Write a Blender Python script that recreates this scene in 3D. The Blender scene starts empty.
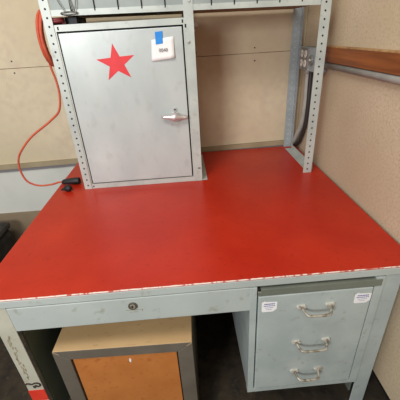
import bpy, bmesh, math, random
from mathutils import Vector, Matrix
random.seed(4)
S = bpy.context.scene
COL = S.collection
PI = math.pi

# ---------------------------------------------------------------- materials
def lin(c):
    return tuple(((v/255)/12.92 if v/255 <= .04045 else ((v/255+.055)/1.055)**2.4) for v in c) + (1,)

def mat(name, c, rough=.6, metal=0, c2=None, scale=8, detail=6, lo=.35, hi=.7, bump=0, bscale=60,
        stretch=(1,1,1), spec=.5, c3=None, s3=90, lo3=.62, hi3=.68):
    m = bpy.data.materials.new(name); m.use_nodes = True
    nt = m.node_tree; N = nt.nodes; L = nt.links
    b = N['Principled BSDF']
    b.inputs['Roughness'].default_value = rough
    b.inputs['Metallic'].default_value = metal
    b.inputs['Specular IOR Level'].default_value = spec
    b.inputs['Base Color'].default_value = lin(c)
    tc = N.new('ShaderNodeTexCoord'); mp = N.new('ShaderNodeMapping')
    mp.inputs['Scale'].default_value = stretch
    L.new(tc.outputs['Object'], mp.inputs['Vector'])
    out = None
    if c2:
        n = N.new('ShaderNodeTexNoise'); n.inputs['Scale'].default_value = scale; n.inputs['Detail'].default_value = detail
        L.new(mp.outputs[0], n.inputs['Vector'])
        r = N.new('ShaderNodeValToRGB')
        r.color_ramp.elements[0].position = lo; r.color_ramp.elements[0].color = lin(c)
        r.color_ramp.elements[1].position = hi; r.color_ramp.elements[1].color = lin(c2)
        L.new(n.outputs['Fac'], r.inputs[0]); out = r.outputs[0]
        if c3:
            n3 = N.new('ShaderNodeTexNoise'); n3.inputs['Scale'].default_value = s3; n3.inputs['Detail'].default_value = 3
            L.new(mp.outputs[0], n3.inputs['Vector'])
            r3 = N.new('ShaderNodeValToRGB')
            r3.color_ramp.elements[0].position = lo3; r3.color_ramp.elements[0].color = (0,0,0,1)
            r3.color_ramp.elements[1].position = hi3; r3.color_ramp.elements[1].color = (1,1,1,1)
            L.new(n3.outputs['Fac'], r3.inputs[0])
            mx = N.new('ShaderNodeMixRGB'); mx.inputs[2].default_value = lin(c3)
            L.new(r3.outputs[0], mx.inputs[0]); L.new(out, mx.inputs[1]); out = mx.outputs[0]
        L.new(out, b.inputs['Base Color'])
    if bump:
        nb = N.new('ShaderNodeTexNoise'); nb.inputs['Scale'].default_value = bscale; nb.inputs['Detail'].default_value = 4
        L.new(mp.outputs[0], nb.inputs['Vector'])
        bp = N.new('ShaderNodeBump'); bp.inputs['Strength'].default_value = bump; bp.inputs['Distance'].default_value = .004
        L.new(nb.outputs['Fac'], bp.inputs['Height']); L.new(bp.outputs[0], b.inputs['Normal'])
    return m

M = dict(
 red   = mat('red laminate', (174,35,15), .34, c2=(187,45,22), scale=6, detail=9, bump=.10, bscale=22, spec=.32, c3=(160,28,14), s3=60, lo3=.6, hi3=.75),
 chip  = mat('chipped edge', (184,92,76), .5, c2=(226,212,200), scale=70, detail=5, lo=.38, hi=.50, stretch=(1,.2,.2)),
 desk  = mat('desk enamel', (166,173,168), .45, c2=(177,184,178), scale=6, c3=(150,150,138), s3=35, lo3=.62, hi3=.8, bump=.04, bscale=30),
 desk2 = mat('drawer enamel', (160,169,166), .42, c2=(176,184,179), scale=10, c3=(142,142,130), s3=38, lo3=.62, hi3=.8, bump=.05, bscale=30),
 rail  = mat('rail enamel with recess shade', (102,107,96), .5, c2=(114,118,106), scale=9),  # darker than the drawer enamel to paint in the recess shade
 leg   = mat('worn leg enamel', (170,168,150), .5, c2=(184,181,164), scale=9, c3=(160,150,124), s3=30, lo3=.6, hi3=.8),
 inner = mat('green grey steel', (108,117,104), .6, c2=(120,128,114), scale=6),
 post  = mat('galvanised grey', (172,179,173), .42, .1, c2=(190,196,188), scale=12, c3=(160,163,153), s3=36, lo3=.6, hi3=.8),
 upst  = mat('slotted panel enamel', (136,144,140), .5, .1, c2=(150,157,152), scale=14),
 postd = mat('shaded galvanised', (150,159,160), .5, .1, c2=(166,174,174), scale=30, detail=8),  # darker copy of post with rear-post shade in its colour; outlet box shares it
 door  = mat('door enamel', (176,183,180), .34, .1, c2=(188,194,190), scale=9, lo=.35, hi=.7, stretch=(1,1,.6), bump=.06, bscale=12, c3=(166,172,165), s3=26, lo3=.58, hi3=.9),
 dark  = mat('dark slot', (14,14,14), .8),
 filled= mat('pale rivet hole', (176,184,186), .4),
 gap   = mat('dark gap', (22,21,20), .9),
 star  = mat('star red', (206,34,40), .5, c2=(216,44,48), scale=30),
 band  = mat('orange red band', (208,52,34), .5, c2=(218,64,44), scale=30),
 white = mat('tag paper', (236,232,230), .8, c2=(228,226,224), scale=20),
 blue  = mat('painter tape', (34,126,208), .7, c2=(46,140,218), scale=30),
 ink   = mat('tag ink', (96,92,94), .8),
 inkb  = mat('label ink', (78,84,150), .8),
 rust  = mat('rust stain', (140,126,98), .9, c2=(172,162,138), scale=70),
 soot  = mat('black scuff', (52,40,34), .9),
 chrome= mat('worn chrome', (214,208,206), .35, .6, c2=(180,170,166), scale=50),
 wire  = mat('wire', (110,110,102), .35, .7),
 nickel= mat('worn handle plating', (178,172,158), .4, .35, c2=(120,106,88), scale=60, lo=.45, hi=.62),
 brkt  = mat('handle bracket', (206,202,190), .45, .2, c2=(160,148,128), scale=80, lo=.5, hi=.65),
 brass = mat('lock cylinder', (122,116,104), .35, .7),
 wall  = mat('raw hardboard', (200,184,152), .85, c2=(213,198,170), scale=2.2, bump=.06, bscale=160, c3=(198,180,154), s3=26, lo3=.4, hi3=.8),
 lower = mat('pale lower sheet', (200,199,190), .85, c2=(211,209,199), scale=5, bump=.06, bscale=120),
 rwall = mat('burlap hardboard', (188,168,138), .9, c2=(201,182,153), scale=3, bump=.16, bscale=230, c3=(178,156,126), s3=120, lo3=.45, hi3=.75),
 conc  = mat('brown concrete', (134,116,92), .95, c2=(148,130,106), scale=7, bump=.3, bscale=40),
 strip = mat('channel strip', (150,134,104), .7, c2=(162,146,116), scale=12),
 stripd= mat('channel lower lip', (122,116,118), .6),
 board = mat('stained board', (150,86,40), .5, c2=(112,60,28), scale=5, detail=8, stretch=(6,.8,14), bump=.1, bscale=10),
 raw   = mat('board edge', (186,148,100), .7, c2=(146,104,58), scale=30),
 plank = mat('brown plank underside', (150,124,88), .8, c2=(126,102,70), scale=10, stretch=(.6,6,1)),
 pipe  = mat('conduit', (166,163,154), .5, 0, c2=(150,148,142), scale=20),
 pipeb = mat('black conduit', (44,42,42), .5),
 boxm  = mat('outlet box steel', (142,142,138), .4, .4, c2=(112,112,108), scale=60),
 outlet= mat('outlet plastic', (226,218,204), .5),
 orange= mat('orange cord', (202,92,62), .6, c2=(188,76,50), scale=40),
 dkred = mat('shaded red cable', (118,30,28), .5, c2=(98,24,24), scale=40),  # red darkened to paint in the shade of the gap below the shelf
 rubber= mat('black rubber', (24,24,26), .55),
 case  = mat('dark case', (58,52,44), .8, c2=(30,28,25), scale=26, bump=.2, bscale=40),
 ply   = mat('cabinet plywood top', (208,174,126), .6, c2=(196,160,112), scale=5, detail=8, stretch=(1,3,1), c3=(176,140,96), s3=30, lo3=.62, hi3=.8),
 frame = mat('grey painted frame', (104,96,84), .6, c2=(92,84,72), scale=10, bump=.06, bscale=40),
 hide  = mat('orange brown panel', (186,116,56), .6, c2=(174,104,46), scale=9, c3=(158,90,38), s3=60, lo3=.58, hi3=.8, bump=.08, bscale=90),
 floor = mat('dirty floor', (62,51,36), .95, c2=(32,26,19), scale=18, detail=8, bump=.5, bscale=30, c3=(66,58,44), s3=34, lo3=.58, hi3=.72),
)

# ---------------------------------------------------------------- mesh builder
class MB:
    def __init__(s): s.b = bmesh.new()
    def _mi(s, fs, mi):
        for f in fs: f.material_index = mi
    def box(s, x0, x1, y0, y1, z0, z1, mi=0):
        v = [s.b.verts.new((x, y, z)) for x in (x0, x1) for y in (y0, y1) for z in (z0, z1)]
        fs = [s.b.faces.new([v[i] for i in q]) for q in ((0,1,3,2),(4,6,7,5),(0,4,5,1),(2,3,7,6),(0,2,6,4),(1,5,7,3))]
        s._mi(fs, mi); return v
    def prism(s, pts, ax, a, b, mi=0):
        """pts 2D outline in the plane perpendicular to axis ax, extruded a..b"""
        def P(p, t):
            if ax == 0: return (t, p[0], p[1])
            if ax == 1: return (p[0], t, p[1])
            return (p[0], p[1], t)
        A = [s.b.verts.new(P(p, a)) for p in pts]; B = [s.b.verts.new(P(p, b)) for p in pts]
        n = len(pts); fs = [s.b.faces.new(A), s.b.faces.new(list(reversed(B)))]
        for i in range(n):
            j = (i+1) % n; fs.append(s.b.faces.new((A[j], A[i], B[i], B[j])))
        s._mi(fs, mi)
    def tube(s, pts, r, mi=0, n=10, closed=False):
        pts = [Vector(p) for p in pts]; rings = []
        rr = r if isinstance(r, (list, tuple)) else [r]*len(pts)
        prev = None
        for i, p in enumerate(pts):
            if closed: t = pts[(i+1) % len(pts)] - pts[i-1]
            else: t = pts[min(i+1, len(pts)-1)] - pts[max(i-1, 0)]
            t.normalize()
            if prev is None:
                a = Vector((0,0,1)) if abs(t.z) < .9 else Vector((1,0,0))
                u = t.cross(a).normalized()
            else:
                u = (prev - t*prev.dot(t)).normalized()
            prev = u; w = t.cross(u)
            rings.append([s.b.verts.new(p + (u*math.cos(2*PI*k/n) + w*math.sin(2*PI*k/n))*rr[i]) for k in range(n)])
        m = len(rings)
        for i in range(m if closed else m-1):
            A, B = rings[i], rings[(i+1) % m]
            for k in range(n):
                f = s.b.faces.new((A[k], A[(k+1) % n], B[(k+1) % n], B[k])); f.material_index = mi; f.smooth = True
        if not closed:
            s._mi([s.b.faces.new(list(reversed(rings[0]))), s.b.faces.new(rings[-1])], mi)
    def build(s, name, mats, parent=None, bevel=0, seg=2):
        bmesh.ops.recalc_face_normals(s.b, faces=s.b.faces[:])
        me = bpy.data.meshes.new(name); s.b.to_mesh(me); s.b.free()
        for m in (mats if isinstance(mats, list) else [mats]): me.materials.append(m)
        o = bpy.data.objects.new(name, me); COL.objects.link(o)
        if parent:
            o.parent = parent
            w = Matrix.Identity(4); q = parent
            while q: w = q.matrix_basis @ w; q = q.parent
            me.transform(w.inverted())
        if bevel:
            b = o.modifiers.new('bevel', 'BEVEL'); b.width = bevel; b.segments = seg
            b.limit_method = 'ANGLE'; b.angle_limit = .6
        return o

def B(name, m, parent, *dims, bevel=0):
    k = MB()
    for d in dims: k.box(*d)
    return k.build(name, m, parent, bevel)
def thing(name, label, cat, loc=(0,0,0), group=None):
    o = bpy.data.objects.new(name, None); COL.objects.link(o); o.location = loc; o.empty_display_size = .1
    o['label'] = label; o['category'] = cat
    if group: o['group'] = group
    return o
def tag(o, label, cat, group=None):
    o['label'] = label; o['category'] = cat
    if group: o['group'] = group
    return o
def structure(o): o['kind'] = 'structure'; return o
def spline(pts, n=8, closed=False):
    P = [Vector(p) for p in pts]; out = []; m = len(P)
    for i in range(m if closed else m-1):
        if closed: a,b,c,d = P[i-1],P[i],P[(i+1)%m],P[(i+2)%m]
        else: a,b,c,d = P[max(i-1,0)],P[i],P[i+1],P[min(i+2,m-1)]
        for k in range(n):
            t = k/n
            out.append(.5*((2*b)+(c-a)*t+(2*a-5*b+4*c-d)*t*t+(3*b-a-3*c+d)*t**3))
    if not closed: out.append(P[-1])
    return out
def cyl_y(k, x, z, y0, y1, r, mi=0, n=12):
    k.prism([(x+r*math.cos(2*PI*i/n), z+r*math.sin(2*PI*i/n)) for i in range(n)], 1, y0, y1, mi)
def cyl_x(k, y, z, x0, x1, r, mi=0, n=12, rz=None):
    k.prism([(y+r*math.cos(2*PI*i/n), z+(rz or r)*math.sin(2*PI*i/n)) for i in range(n)], 0, x0, x1, mi)
def text_mesh(name, body, size, m, parent, loc, rot):
    c = bpy.data.curves.new(name, 'FONT'); c.body = body; c.size = size; c.extrude = .0002
    c.align_x = 'CENTER'; c.align_y = 'CENTER'
    t = bpy.data.objects.new(name+'_curve', c); COL.objects.link(t)
    bpy.context.view_layer.update()
    me = bpy.data.meshes.new_from_object(t.evaluated_get(bpy.context.evaluated_depsgraph_get()))
    bpy.data.objects.remove(t)
    me.transform(Matrix.Translation(loc) @ rot.to_4x4())
    me.materials.clear(); me.materials.append(m)
    o = bpy.data.objects.new(name, me); COL.objects.link(o); o.parent = parent
    w = Matrix.Identity(4); q = parent
    while q: w = q.matrix_basis @ w; q = q.parent
    me.transform(w.inverted())
    return o

WY, WX = 1.722, .634          # planes of the back and the right wall
# ---------------------------------------------------------------- setting
structure(B('floor', M['floor'], None, (-2.6, 1.0, -2.6, 2.0, -.05, 0)))
k = MB(); k.box(-2.6, WX+.02, WY, WY+.02, 1.2445, 2.7); k.box(-2.6, WX+.02, WY, WY+.02, .735, 1.2415)
k.box(-2.6, WX+.02, WY+.004, WY+.02, 1.2415, 1.2445, 1)
k.box(-2.6, WX+.02, WY, WY+.02, .446, .735, 2)
wb = structure(k.build('wall_back', [M['wall'], M['conc'], M['lower']]))
k = MB(); k.prism([(.055,1.372),(.105,1.376),(.098,1.392),(.056,1.398)], 1, WY-.0006, WY+.001); k.prism([(.056,1.352),(.092,1.356),(.090,1.364),(.056,1.362)], 1, WY-.0006, WY+.001); q_ = k.build('paint_smear', M['white'], wb)
structure(B('wall_back_footing', M['conc'], None, (-2.6, WX+.3, WY-.02, WY+.15, 0, .446)))
wb2 = bpy.data.objects['wall_back_footing']; wb2.name = 'trim_1'
for x, z in ((-.813,1.275),(-.816,1.222),(.086,1.262),(.083,1.212),(.381,1.268),(.383,1.208)):
    k = MB(); cyl_y(k, x, z, WY-.0015, WY+.001, .0035); k.build('nail', M['dark'], wb)
k = MB(); k.box(WX, WX+.02, -1.6, WY+.02, .200, 2.7)
structure(k.build('wall_right', M['rwall']))
structure(B('shadow_gap_board', M['gap'], None, (WX+.10, WX+.3, -1.6, WY-.021, 0, .26)))  # near-black board standing in for the shadowed gap below the wall panel
# batten channel over the sheet joint of the back wall, sloping a little
k = MB()
def sl(x): return .730 + (x+.9)*.017
for (a, b, m_, y0) in ((-.001, .026, 0, WY-.012), (-.018, -.001, 1, WY-.007)):
    vs = k.box(-2.6, WX-.001, y0, WY, 0, 1, m_)
    for v in vs: v.co.z = sl(v.co.x) + (b if v.co.z > .5 else a)
structure(k.build('trim_3', [M['strip'], M['stripd']]))

# ---------------------------------------------------------------- desk
desk = thing('work_desk', 'grey steel work desk with a glossy red top and a drawer pedestal', 'desk', (0, 1.17, 0))
TX0, TX1, TY0, TY1 = -.606, .624, .645, 1.700
top = B('tabletop', M['red'], desk, (TX0, TX1, TY0, TY1, .728, .75), bevel=.003)
k = MB(); random.seed(3)
n = 150
pts = []
for i in range(n+1):
    x = TX0+.004 + (TX1-TX0-.008)*i/n
    w = .0006 + .0014*random.random()**2
    pts.append((x, w))
for i in range(n):
    (xa, wa), (xb, wb_) = pts[i], pts[i+1]
    v = [k.b.verts.new(c) for c in ((xa, TY0-.0012, .7482),(xb, TY0-.0012, .7482),(xb, TY0-.0006, .7503),(xa, TY0-.0006, .7503),
                                    (xb, TY0+wb_, .7507),(xa, TY0+wa, .7507))]
    k.b.faces.new((v[0],v[1],v[2],v[3])); k.b.faces.new((v[3],v[2],v[4],v[5]))
e = k.build('worn_edge', M['chip'], top); e['label'] = 'chipped pale front edge of the red top'
# steel frame under the top
B('top_rim', M['desk'], desk, (TX0+.001, TX1-.001, TY0-.0015, TY0+.02, .722, .7455), (TX0+.002, TX0+.02, TY0+.02, TY1, .690, .728),
  (TX1-.02, TX1-.002, TY0+.02, TY1, .690, .728), (TX0+.02, TX1-.02, TY1-.02, TY1-.002, .66, .728), bevel=.0015)
# centre drawer
dr = B('center_drawer', M['desk'], desk, (-.519, .149, TY0-.002, TY0+.014, .632, .7195), (-.50, .13, TY0+.014, TY0+.45, .640, .70), bevel=.002)
k = MB(); cyl_y(k, -.181, .693, TY0-.006, TY0, .0125, 0, 20); cyl_y(k, -.181, .693, TY0-.0075, TY0-.005, .008, 1, 16)
k.box(-.1825, -.1795, TY0-.0079, TY0-.007, .688, .698, 2)
lk = k.build('lock', [M['brass'], M['nickel'], M['dark']], dr, .001); lk['label'] = 'small round keyed lock'
k = MB()
for a, b, z, h in ((-.203,-.158,.6765,.0012), (-.192,-.170,.668,.001), (-.158,-.1565,.670,.008)):
    k.box(a, b, TY0-.0028, TY0-.001, z, z+h)
s_ = k.build('scratch', M['rust'], dr)
# legs, angle section, wide face to the front
def leg(name, x0, x1, y0, y1, zt, m, ox, parent=desk, red=False):
    k = MB()
    k.box(x0, x1, y0, y0+.003, 0, zt)
    xs = x0 if ox < 0 else x1-.003
    k.box(xs, xs+.003, y0+.003, y1, 0, zt)
    return k.build(name, m, parent, .001)
lf = leg('leg', -.571, -.521, TY0+.001, TY0+.055, .7215, M['leg'], -1)
lf['label'] = 'pale worn left front leg with rust marks and a red band'
rf_ = leg('leg', .532, .583, TY0+.001, TY0+.055, .7215, M['desk2'], 1)
k = MB(); k.box(-.568, -.565, TY1-.06, TY1-.005, 0, .69); k.box(-.565, -.515, TY1-.008, TY1-.005, 0, .69); k.build('leg', M['desk'], desk)
k = MB(); k.box(.580, .583, TY1-.06, TY1-.005, 0, .69); k.box(.532, .580, TY1-.008, TY1-.005, 0, .69); k.build('leg', M['desk'], desk)
B('red_band', M['band'], lf, (-.5718, -.5202, TY0-.0005, TY0+.001, .30, .355))
k = MB()   # black curl scuffed on the leg
sq = [(-.565,.393),(-.560,.398),(-.552,.396),(-.545,.393),(-.536,.397),(-.527,.397),(-.521,.391),(-.522,.383),(-.530,.380),(-.536,.385),(-.540,.376),(-.543,.383)]
k.tube(spline([(a-.005, TY0, b-.006) for a, b in sq], 5), .0028, n=6); k.build('scuff_mark', M['soot'], lf)
k = MB(); random.seed(9)
for i in range(26):
    z = .42 + .20*i/26 + random.uniform(-.003,.003); x = -.551+random.uniform(-.006,.006)
    w = random.uniform(.0012,.0035); h = random.uniform(.003,.009)
    k.prism([(x-w,z-h),(x+w*.3,z-h*.6),(x+w,z+h*.2),(x+w*.2,z+h),(x-w*.8,z+h*.4)], 1, TY0-.0002, TY0+.0012)
k.build('rust_streak', M['rust'], lf)
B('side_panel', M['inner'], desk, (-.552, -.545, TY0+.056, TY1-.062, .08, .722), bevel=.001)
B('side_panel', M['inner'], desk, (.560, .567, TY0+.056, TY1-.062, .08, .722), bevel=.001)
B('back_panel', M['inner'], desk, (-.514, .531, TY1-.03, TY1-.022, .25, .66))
# pedestal body: stiles, rail with recess shade painted in, carcass
k = MB()
PX0, PX1 = .147, .531
k.box(PX0, .1665, TY0-.004, TY0+.02, .236, .7195); k.box(.505, PX1, TY0-.004, TY0+.02, .236, .7195)
k.box(.1665, .505, TY0-.004, TY0+.02, .236, .2545)
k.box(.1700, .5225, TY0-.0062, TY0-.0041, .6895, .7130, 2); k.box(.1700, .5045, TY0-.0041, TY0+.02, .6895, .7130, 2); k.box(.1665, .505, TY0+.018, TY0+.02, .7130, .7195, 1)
k.box(PX0+.001, PX0+.004, TY0+.02, TY0+.62, .240, .722); k.box(PX1-.004, PX1-.001, TY0+.02, TY0+.62, .240, .722)
k.box(PX0+.004, PX1-.004, TY0+.02, TY0+.62, .240, .243); k.box(PX0+.004, PX1-.004, TY0+.617, TY0+.62, .243, .722)
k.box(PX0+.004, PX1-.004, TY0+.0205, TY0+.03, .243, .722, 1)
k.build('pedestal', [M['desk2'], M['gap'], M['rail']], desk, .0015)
k = MB()
k.box(.1705, .5005, TY0-.007, TY0+.012, .2595, .6870)
df = k.build('drawer_front', M['desk2'], desk, .0025)
df['label'] = 'tall grey drawer front with three bail handles and two small stickers'
k = MB(); cyl_y(k, .1725, .7115, TY0-.0065, TY0+.006, .004, 0, 10); k.box(.1685,.177,TY0-.008,TY0-.004,.702,.7055,1)
k.build('rivet', [M['dark'], M['nickel']], df)
for i, (xa, xb, z) in enumerate(((.288,.389,.636), (.286,.397,.484), (.293,.390,.340))):
    k = MB(); yf = TY0-.007
    path = [(xa+.010, yf-.002, z), (xa+.011, yf-.014, z-.003), (xa+.016, yf-.027, z-.005), (xa+.027, yf-.032, z-.007),
            (xb-.027, yf-.032, z-.007), (xb-.016, yf-.027, z-.005), (xb-.011, yf-.014, z-.003), (xb-.010, yf-.002, z)]
    k.tube(spline(path, 5), .0040, n=8)
    for xc in (xa+.008, xb-.008):
        k.prism([(xc-.012, z-.005),(xc+.012, z-.005),(xc+.014, z+.002),(xc+.010, z+.007),(xc-.010, z+.007),(xc-.014, z+.002)], 1, yf-.005, yf+.001, 1)
        cyl_y(k, xc, z+.001, yf-.009, yf-.004, .004, 0, 10)
    k.build('handle', [M['nickel'], M['brkt']], df)
for x0, z0, w, h in ((.1805,.627,.044,.039), (.4505,.630,.048,.037)):
    k = MB(); yf = TY0-.0072
    k.prism([(x0+.003,z0),(x0+w*.75,z0+.000),(x0+w,z0+h*.25),(x0+w,z0+h*.95),(x0+w*.25,z0+h),(x0+w*.22,z0+h*1.08),(x0,z0+h*.95),(x0,z0+h*.12)], 1, yf-.0006, yf)
    for r_, (a, b, t) in enumerate(((.16,.86,.004), (.12,.90,.003), (.22,.78,.0016), (.3,.7,.0012))):
        zz = z0+h*(.74-.17*r_)
        nn = 7
        for q in range(nn):
            xa = x0+w*(a+(b-a)*q/nn); k.box(xa, xa+w*(b-a)/nn*.72, yf-.0009, yf-.0005, zz, zz+t, 1)
    st = k.build('label_sticker', [M['white'], M['inkb']], df); st['label'] = 'small white sticker with blue print'

# ---------------------------------------------------------------- shelving frame on the desk
fr = thing('shelving_frame', 'grey perforated angle shelving frame standing on the red desk top', 'shelf', (.05, 1.5, .75))
FY, RY, ZT = 1.313, 1.690, 1.66
def post(x0, x1, y, outer, back, m, holes=True, front=True, side_d=.034, top=ZT):
    k = MB(); t = .0022
    if back: ya, yb = y-side_d, y; yfl = y-t
    else: ya, yb = y, y+side_d; yfl = y
    k.box(x0, x1, yfl, yfl+t, .7504, top)
    xs = x0 if outer < 0 else x1-t
    k.box(xs, xs+t, ya if back else ya+t, yb-t if back else yb, .7504, top)
    if holes:
        xc = (x0+x1)/2 + .001*outer*-1; z = .768; i = 0
        while z < top-.01:
            cyl_y(k, xc, z, yfl-.0004, yfl+.001, .0038, 1, 8)
            cyl_x(k, (ya+yb)/2, z, xs-.0004, xs+t+.0004, .0038, 1, 8)
            z += .0273
    return k.build('post', [m, M['dark'] if m is M['post'] else M['filled']], fr)
post(-.470, -.438, FY, -1, False, M['post'])
post(.532, .570, FY, 1, False, M['post'])
p = post(.554, .594, RY, 1, True, M['postd']); p['label'] = 'rear right post with shade painted into its grey'
post(-.475, -.438, RY, -1, True, M['postd'])
# middle upright, few slots and a bolt
k = MB(); k.box(.0285, .0640, FY, FY+.0022, .7504, ZT); k.box(.0618, .0640, FY+.0022, FY+.034, .7504, ZT)
for x, z in ((.0285+.004, 1.372), (.053, .812)):
    k.box(x-.0025, x+.0035, FY-.0006, FY+.001, z-.004, z+.008, 1) if z > 1 else k.box(x-.006, x+.006, FY-.0006, FY+.001, z-.002, z+.003, 1)
cyl_y(k, .0405, 1.322, FY-.005, FY, .0065, 0, 6); cyl_y(k, .0405, 1.322, FY-.008, FY-.005, .0035, 2, 10)
cyl_y(k, .0505, 1.452, FY-.005, FY, .0055, 0, 6)
k.build('post', [M['post'], M['dark'], M['chrome']], fr, .0006)
k = MB(); k.box(.0285, .064, RY-.0022, RY, .7504, ZT); k.box(.0618, .064, RY-.034, RY-.0022, .7504, ZT); k.build('post', M['postd'], fr)
for x0, x1 in ((.0645, .088), (.544, .5675)):
    a, b = (x0, x1)
    k = MB(); k.box(a, b, FY+.004, RY-.036, .7506, .7526)
    xv = a if x0 < .5 and x0 > 0 else (b-.002)
    k.box(xv, xv+.002, FY+.036, RY-.036, .7526, .775)
    if x0 > .5: k.b.free(); k = MB(); k.box(.552, .590, FY+.036, RY-.036, .7506, .7526); k.box(.588,.590, FY+.036, RY-.036, .7526, .772)
    k.build('base_rail', M['post'], fr, .0006)
# shelf with slotted upstand, slopes very slightly to the right
def sz(x): return 1.4275 - (x+.44)*.0125
k = MB()
def slab(x0, x1, y0, y1, za, zb, mi=0):
    vs = k.box(x0, x1, y0, y1, 0, 1, mi)
    for v in vs: v.co.z = sz(v.co.x) + (zb if v.co.z > .5 else za)
slab(-.437, .531, FY+.0025, FY+.0045, 0, .019)
slab(-.437, .531, FY+.0045, FY+.008, .017, .070, 2)
slab(-.437, .553, FY+.008, RY-.003, .016, .018)
shelf = k.build('shelf', [M['post'], M['dark'], M['upst']], fr, 0)
k = MB(); slab(-.436, .552, FY+.010, RY-.004, .0075, .0155); k.build('shelf_board', M['plank'], shelf)
for i in range(11):
    k = MB()
    x = -.365+.0826*i
    if x > .5: break
    vs = k.box(x-.002, x+.002, FY+.001, FY+.0024, 0, 1)
    for v in vs: v.co.z = sz(x) + (.062 if v.co.z > .5 else .0125)
    k.build('slot_divider', M['dark'], shelf)

# ---------------------------------------------------------------- steel wall cabinet standing in the frame
cab = thing('steel_cabinet', 'light grey steel cabinet with a red star, standing on the red top', 'cabinet', (-.2, 1.5, .75))
CX0, CX1 = -.4365, .0283
k = MB()
k.box(CX0, CX1, FY+.002, FY+.02, 1.379, 1.4005); k.box(CX0, CX1, FY+.002, FY+.02, .7505, .7725)
k.box(CX0, CX0+.003, FY+.002, FY+.02, .7725, 1.379); k.box(CX1-.004, CX1, FY+.002, FY+.02, .7725, 1.379)
k.box(CX0, CX0+.002, FY+.02, RY-.04, .7505, 1.4005); k.box(CX1-.002, CX1, FY+.02, RY-.04, .7505, 1.4005)
k.box(CX0+.002, CX1-.002, FY+.02, RY-.04, 1.3985, 1.4005); k.box(CX0+.002, CX1-.002, FY+.02, RY-.04, .7505, .7525)
k.box(CX0+.002, CX1-.002, RY-.042, RY-.04, .7525, 1.3985)
k.box(CX0+.002, CX1-.002, FY+.014, FY+.016, .7725, 1.379, 1)
for x, z in ((CX0+.011, 1.390), (CX1-.006, 1.39)): k.box(x-.002, x+.003, FY+.0012, FY+.003, z-.006, z+.005, 1)
k.box(CX0+.004, CX0+.010, FY+.0012, FY+.003, .758, .764, 1)
k.build('body', [M['post'], M['dark']], cab)
door = B('door', M['door'], cab, (CX0+.0078, .0190, FY-.0005, FY+.012, .7775, 1.3730), bevel=.002)
k = MB()
cx, cz, R_ = -.2375, 1.2635, .0730
pts = []
for i in range(10):
    a = PI/2 + .06 + i*PI/5; r = (R_ if i % 2 == 0 else R_*.39)
    pts.append((cx+1.035*r*math.cos(a), cz+r*math.sin(a)*.94))
vf = [k.b.verts.new((a, FY-.0013, b)) for a, b in pts]; vb = [k.b.verts.new((a, FY-.0004, b)) for a, b in pts]
c0 = k.b.verts.new((cx, FY-.0013, cz))
for i in range(10):
    j = (i+1) % 10; k.b.faces.new((c0, vf[i], vf[j])); k.b.faces.new((vf[i], vb[i], vb[j], vf[j]))
st = k.build('star_decal', M['star'], door); st['label'] = 'red five-pointed star'
k = MB()  # lever handle: spindle plus double tapered lever
zc = 1.050
cyl_y(k, -.034, zc, FY-.014, FY, .014, 0, 14)
L_ = [(-.090,.0028),(-.080,.0052),(-.060,.0075),(-.045,.0115),(-.036,.0135),(-.026,.0115),(-.012,.0075),(.004,.0058),(.014,.0052),(.016,.003)]
k.tube([(a, FY-.020, zc - (a+.036)*.075) for a, r in L_], [r*1.35 for a, r in L_], n=12)
cyl_y(k, -.0325, zc+.028, FY-.006, FY, .0078, 0, 14); cyl_y(k, -.0325, zc+.028, FY-.0068, FY-.0055, .0035, 1, 10)
cyl_y(k, -.040, zc+.013, FY-.005, FY, .006, 0, 10); cyl_y(k, -.026, zc+.013, FY-.005, FY, .006, 0, 10)
h = k.build('handle', [M['chrome'], M['dark']], door); h['label'] = 'chrome twist handle with tapered arms'
k = MB(); cyl_y(k, -.050, .985+.03, FY-.0008, FY+.0005, .003, 0, 8); k.build('screw', M['nickel'], door)

# paper tag with tape
tg = thing('paper_tag', 'white paper tag numbered 0040 held by blue tape on the steel cabinet door', 'tag', (-.058, FY-.001, 1.26))
k = MB(); n = 6
P0 = [(-.1035,1.262),(-.0165,1.270),(-.0135,1.343),(-.097,1.335)]
def pq(u, v):
    a = Vector(P0[0]).lerp(Vector(P0[1]), u); b = Vector(P0[3]).lerp(Vector(P0[2]), u); return a.lerp(b, v)
def py(u, v): return FY-.0012 - .010*(1-v)**1.5*(.25+.75*u) - .002*u*v
g = [[k.b.verts.new((pq(i/n, j/n).x, py(i/n, j/n), pq(i/n, j/n).y)) for j in range(n+1)] for i in range(n+1)]
for i in range(n):
    for j in range(n):
        f = k.b.faces.new((g[i][j], g[i+1][j], g[i+1][j+1], g[i][j+1])); f.smooth = True
o = k.build('paper', M['white'], tg)
so = o.modifiers.new('thickness', 'SOLIDIFY'); so.thickness = .0004
k = MB(); k.prism([(-.082,1.319),(-.055,1.321),(-.0535,1.362),(-.0805,1.360)], 1, FY-.0044, FY-.0034)
k.build('blue_tape', M['blue'], tg, .0002)
text_mesh('number', '0040', .017, M['ink'], tg, Vector((-.056, FY-.0092, 1.2985)), Matrix.Rotation(PI/2-.13, 3, 'X') )

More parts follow.
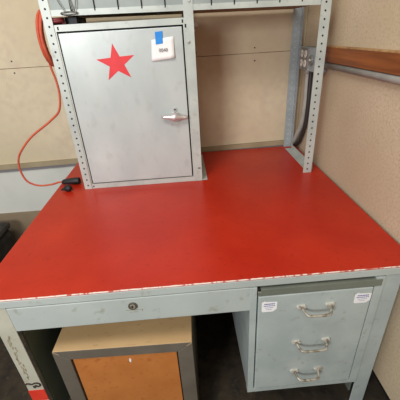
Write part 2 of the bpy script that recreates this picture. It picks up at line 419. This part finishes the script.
# ---------------------------------------------------------------- things over the cabinet
bb = thing('black_box', 'small black box with a white stripe lying on top of the steel cabinet', 'box', (-.40, 1.46, 1.4005))
B('body', M['rubber'], bb, (-.465, -.364, 1.362, 1.50, 1.4010, 1.4265), bevel=.002)
k = MB(); k.prism([(-.4105,1.4012),(-.4060,1.4012),(-.4080,1.426),(-.4130,1.426)], 1, 1.3605, 1.3622); k.build('stripe', M['white'], bb)
bb.location = bb.location
k = MB()
k.tube(spline([(-.372+.028*math.cos(a), FY-.006+.004*math.sin(a*2), 1.4335+.0045*math.sin(a)) for a in [i*2*PI/12 for i in range(12)]], 3, True), .0022, n=7, closed=True)
k.tube(spline([(-.412, FY-.004, 1.50),(-.400, FY-.006, 1.468),(-.385, FY-.007, 1.440),(-.378, FY-.007, 1.4365)], 4), .0016, n=6)
k.tube(spline([(-.372, FY-.004, 1.50),(-.362, FY-.006, 1.47),(-.358, FY-.007, 1.440)], 4), .0024, n=6)
k.tube(spline([(-.339, FY-.004, 1.50),(-.342, FY-.006, 1.468),(-.351, FY-.007, 1.438)], 4), .0016, n=6)
tag(k.build('wire_hanger', M['wire']), 'looped grey wire hanger dangling over the shelf edge beside the left post', 'hanger')

# ---------------------------------------------------------------- orange extension cord
cord = thing('extension_cord', 'orange extension cord coiled on the left post with a black plug end', 'cord', (-.52, 1.40, .75))
k = MB(); random.seed(5)
pts = []
NL = 9
for t in range(NL*20+1):
    a = t/20*2*PI + PI/2; j = t/20
    zz = 1.360 + (.094+.004*math.sin(j*1.7))*math.sin(a)
    yy = 1.430 + (.058+.010*math.sin(j*2.9))*math.cos(a)
    xx = -.500 + .008*math.sin(j*2.1) - .012*abs(math.cos(a)) + (zz-1.36)*.04
    pts.append((xx, yy, zz))
k.tube(pts, .0060, n=8); k.build('cord_coil', M['orange'], cord)
k = MB()
k.tube(spline([(-.432+.024*math.cos(a), 1.338+.014*math.sin(a), 1.4075+.006*(i/16)) for i in range(34) for a in [i*2*PI/16]], 2), .0056, n=8)
tag(k.build('coiled_cable', M['dkred'], None), 'dark red coiled cable with shade in its colour lying on top of the steel cabinet beside the left post', 'cable')
k = MB()
k.tube(spline([(-.515,1.41,1.33),(-.520,1.41,1.266),(-.512,1.41,1.205),(-.513,1.41,1.149),(-.532,1.41,1.085),(-.577,1.41,1.047),(-.624,1.41,1.017),(-.675,1.41,.985),(-.722,1.41,.944),(-.764,1.41,.893),(-.778,1.41,.838),(-.769,1.41,.780),
   (-.742,1.41,.754),(-.704,1.41,.743),(-.650,1.405,.748),(-.612,1.395,.760),(-.585,1.388,.7605)], 8), .0046, n=8)
k.build('cord_line', M['orange'], cord)
k = MB()
k.tube([(-.592,1.388,.7605),(-.590,1.387,.7608),(-.582,1.386,.7640),(-.560,1.384,.7660),(-.535,1.382,.7670),(-.514,1.381,.7670),(-.509,1.381,.7670)],
       [.007,.010,.0125,.0145,.016,.016,.014], n=12)
pl = k.build('plug', M['rubber'], cord); pl['label'] = 'black rubber plug end'
k = MB()
k.tube([(-.560,1.312,.760),(-.554,1.310,.763),(-.542,1.306,.766),(-.532,1.303,.766),(-.526,1.302,.765)], [.008,.012,.0155,.0145,.009], n=10)
k.box(-.574,-.560,1.303,1.3045,.757,.763); k.box(-.574,-.560,1.316,1.3175,.757,.763)
tag(k.build('plug_adapter', M['rubber'], None), 'small black plug lying on the red top in front of the cord end', 'plug')

# ---------------------------------------------------------------- right wall fittings
ob = thing('outlet_box', 'grey metal outlet box with white receptacles on the right wall corner', 'outlet', (.61, 1.53, 1.17))
k = MB()
BX = .588
k.box(BX, WX-.0005, 1.425, 1.640, 1.166, 1.264)
k.box(BX-.003, BX, 1.532, 1.637, 1.169, 1.261, 1)
k.box(BX-.004, BX, 1.430, 1.520, 1.169, 1.261)
cyl_x(k, 1.475, 1.215, BX-.014, BX-.004, .022, 1, 14); cyl_x(k, 1.475, 1.215, BX-.019, BX-.013, .006, 2, 8)
for y in (1.436, 1.514):
    for z in (1.174, 1.256): cyl_x(k, y, z, BX-.0055, BX-.003, .004, 2, 8)
k.build('box_body', [M['postd'], M['boxm'], M['chrome']], ob, .003)
for y in (1.562, 1.608):
    for z in (1.236, 1.195):
        k = MB(); cyl_x(k, y, z, BX-.0055, BX-.0025, .0135, 0, 16, .0165)
        k.box(BX-.0062, BX-.005, y-.007, y-.0055, z-.002, z+.006, 1); k.box(BX-.0062, BX-.005, y+.0055, y+.007, z-.002, z+.006, 1)
        k.build('receptacle', [M['outlet'], M['dark']], ob)
k = MB(); k.tube(spline([(.613,1.585,1.172),(.613,1.585,1.10),(.614,1.585,1.00),(.612,1.600,.90),(.606,1.630,.84),(.603,1.660,.795),(.601,1.69,.764)], 8), .0115, n=12)
k.tube([(.613,1.585,1.166),(.613,1.585,1.148)], .0155, n=12)
tag(k.build('wall_conduit', M['pipe']), 'grey conduit dropping from the outlet box to the desk corner', 'conduit')
k = MB(); k.tube(spline([(.612,1.545,1.168),(.612,1.545,1.10),(.614,1.545,1.00),(.615,1.560,.90),(.615,1.590,.84),(.616,1.62,.800),(.616,1.66,.766)], 8), .0095, n=12)
tag(k.build('black_cable', M['pipeb']), 'black cable running down beside the grey conduit in the corner', 'cable')
k = MB(); k.tube([(.6205,1.426,1.199),(.6205,.2,1.199)], .0122, n=14)
for y in (1.36, .55):
    k.box(WX-.0035,WX-.0005,y-.012,y+.012,1.178,1.226)
tag(k.build('wall_pipe', M['pipe']), 'grey metal pipe running along the right wall under the wooden board', 'pipe')
k = MB(); k.box(.612, WX-.0005, .15, 1.424, 1.2125, 1.268)
k.box(.6115, WX-.0005, .15, 1.424, 1.268, 1.2735, 1)
tag(k.build('wooden_board', [M['board'], M['raw']], None, .001), 'stained brown wooden board fixed level along the right wall', 'board')

# ---------------------------------------------------------------- wooden cabinet under the desk
uc = thing('wooden_cabinet', 'low wooden cabinet with orange brown front and grey frame under the desk', 'cabinet', (-.2475, .665, 0))
uc.rotation_euler = (0, 0, -.022)
def UB(name, m, *dims, bevel=0, parent=None):
    k = MB()
    for d in dims: k.box(*d)
    o = k.build(name, m, None, bevel); o.parent = parent or uc; return o
W2, D2, H2 = .2195, .46, .497
UB('top_panel', M['ply'], (-W2+.001, W2-.001, .001, D2, H2-.018, H2), bevel=.0015)
UB('side_panel', M['frame'], (-W2, -W2+.016, .03, D2, 0, H2-.018))
UB('side_panel', M['frame'], (W2-.016, W2, .03, D2, 0, H2-.018))
UB('back_panel', M['frame'], (-W2+.016, W2-.016, D2-.012, D2, 0, H2-.018))
k = MB(); fw = .049; tw = .040
def trap(a, y0=0, y1=.028):
    k.prism(a, 1, y0, y1)
g_ = .0006
trap([(-W2, 0),(-W2+fw, 0),(-W2+fw, H2-tw-g_),(-W2, H2-.002-g_)])
trap([(W2, 0),(W2-fw, 0),(W2-fw, H2-tw-g_),(W2, H2-.002-g_)])
trap([(-W2+g_*2, H2-.0005),(-W2+fw+g_*2, H2-tw),(W2-fw-g_*2, H2-tw),(W2-g_*2, H2-.0005)])
o = k.build('front_frame', M['frame'], None, .0012); o.parent = uc
UB('recess', M['soot'], (-W2+fw-.004, W2-fw+.004, .016, .019, .02, H2-tw+.002))
fp = UB('front_panel', M['hide'], (-W2+fw+.005, W2-fw-.004, .004, .0155, .02, H2-tw-.005), bevel=.0015)
k = MB(); k.prism([(.012,.420),(.016,.419),(.018,.430),(.016,.437),(.013,.437),(.011,.428)], 1, .0030, .0045)
o = k.build('scratch', M['white'], None); o.parent = fp; o['label'] = 'short white scratch'

# ---------------------------------------------------------------- dark case on the floor, left
ec = thing('equipment_case', 'dark equipment case on the floor by the back wall, left of the desk', 'case', (-1.2, 1.45, 0))
B('body', M['case'], ec, (-1.52, -1.055, 1.27, 1.62, .012, .405), bevel=.03)
B('lid', M['case'], ec, (-1.525, -1.05, 1.265, 1.625, .405, .445), bevel=.02)
for x in (-1.12, -1.38):
    k = MB(); k.box(x-.02, x+.02, 1.256, 1.266, .375, .43); k.box(x-.013, x+.013, 1.250, 1.257, .387, .415)
    k.build('latch', M['nickel'], ec, .002)
k = MB(); k.tube(spline([(-1.34,1.44,.445),(-1.33,1.44,.475),(-1.29,1.44,.482),(-1.25,1.44,.475),(-1.24,1.44,.445)], 5), .009, n=8); k.build('handle', M['rubber'], ec)
for x in (-1.48, -1.10):
    for y in (1.31, 1.58):
        B('foot', M['rubber'], ec, (x-.02, x+.02, y-.02, y+.02, 0, .013))

# ---------------------------------------------------------------- camera (pose solved from the desk and post vanishing points)
cam = bpy.data.cameras.new('camera'); co = bpy.data.objects.new('camera', cam); COL.objects.link(co)
xr = Vector((0.99646345, -0.06443909, -0.05392776)); dn = Vector((-0.07786933, -0.46700365, -0.88082005)); fw_ = Vector((0.03157478, 0.8819043, -0.47036989))
R3 = Matrix((xr, -dn, -fw_)).transposed()
co.matrix_world = Matrix.Translation((0, 0, 1.35)) @ R3.to_4x4()
cam.sensor_width = 36; cam.lens = 314/400*36; cam.clip_start = .02
S.camera = co

# ---------------------------------------------------------------- light
def area(name, loc, target, sx, sy, e, col):
    l = bpy.data.lights.new(name, 'AREA'); l.shape = 'RECTANGLE'; l.size = sx; l.size_y = sy; l.energy = e; l.color = col
    o = bpy.data.objects.new(name, l); COL.objects.link(o); o.location = loc
    o.rotation_euler = (Vector(target)-Vector(loc)).to_track_quat('-Z', 'Y').to_euler(); return o
area('ceiling_light', (-.55, -.1, 2.6), (-.2, 1.1, .75), 1.2, .5, 26, (1, .985, .95))
area('garage_door_daylight', (-1.3, -1.5, 1.72), (0, 1.5, .95), .8, .6, 50, (.97, .985, 1))
w = bpy.data.worlds.new('world'); w.use_nodes = True; S.world = w
w.node_tree.nodes['Background'].inputs[0].default_value = (.95, .97, 1, 1)
w.node_tree.nodes['Background'].inputs[1].default_value = .35
S.view_settings.view_transform = 'Standard'; S.view_settings.look = 'None'; S.view_settings.gamma = 1
S.view_settings.exposure = 0
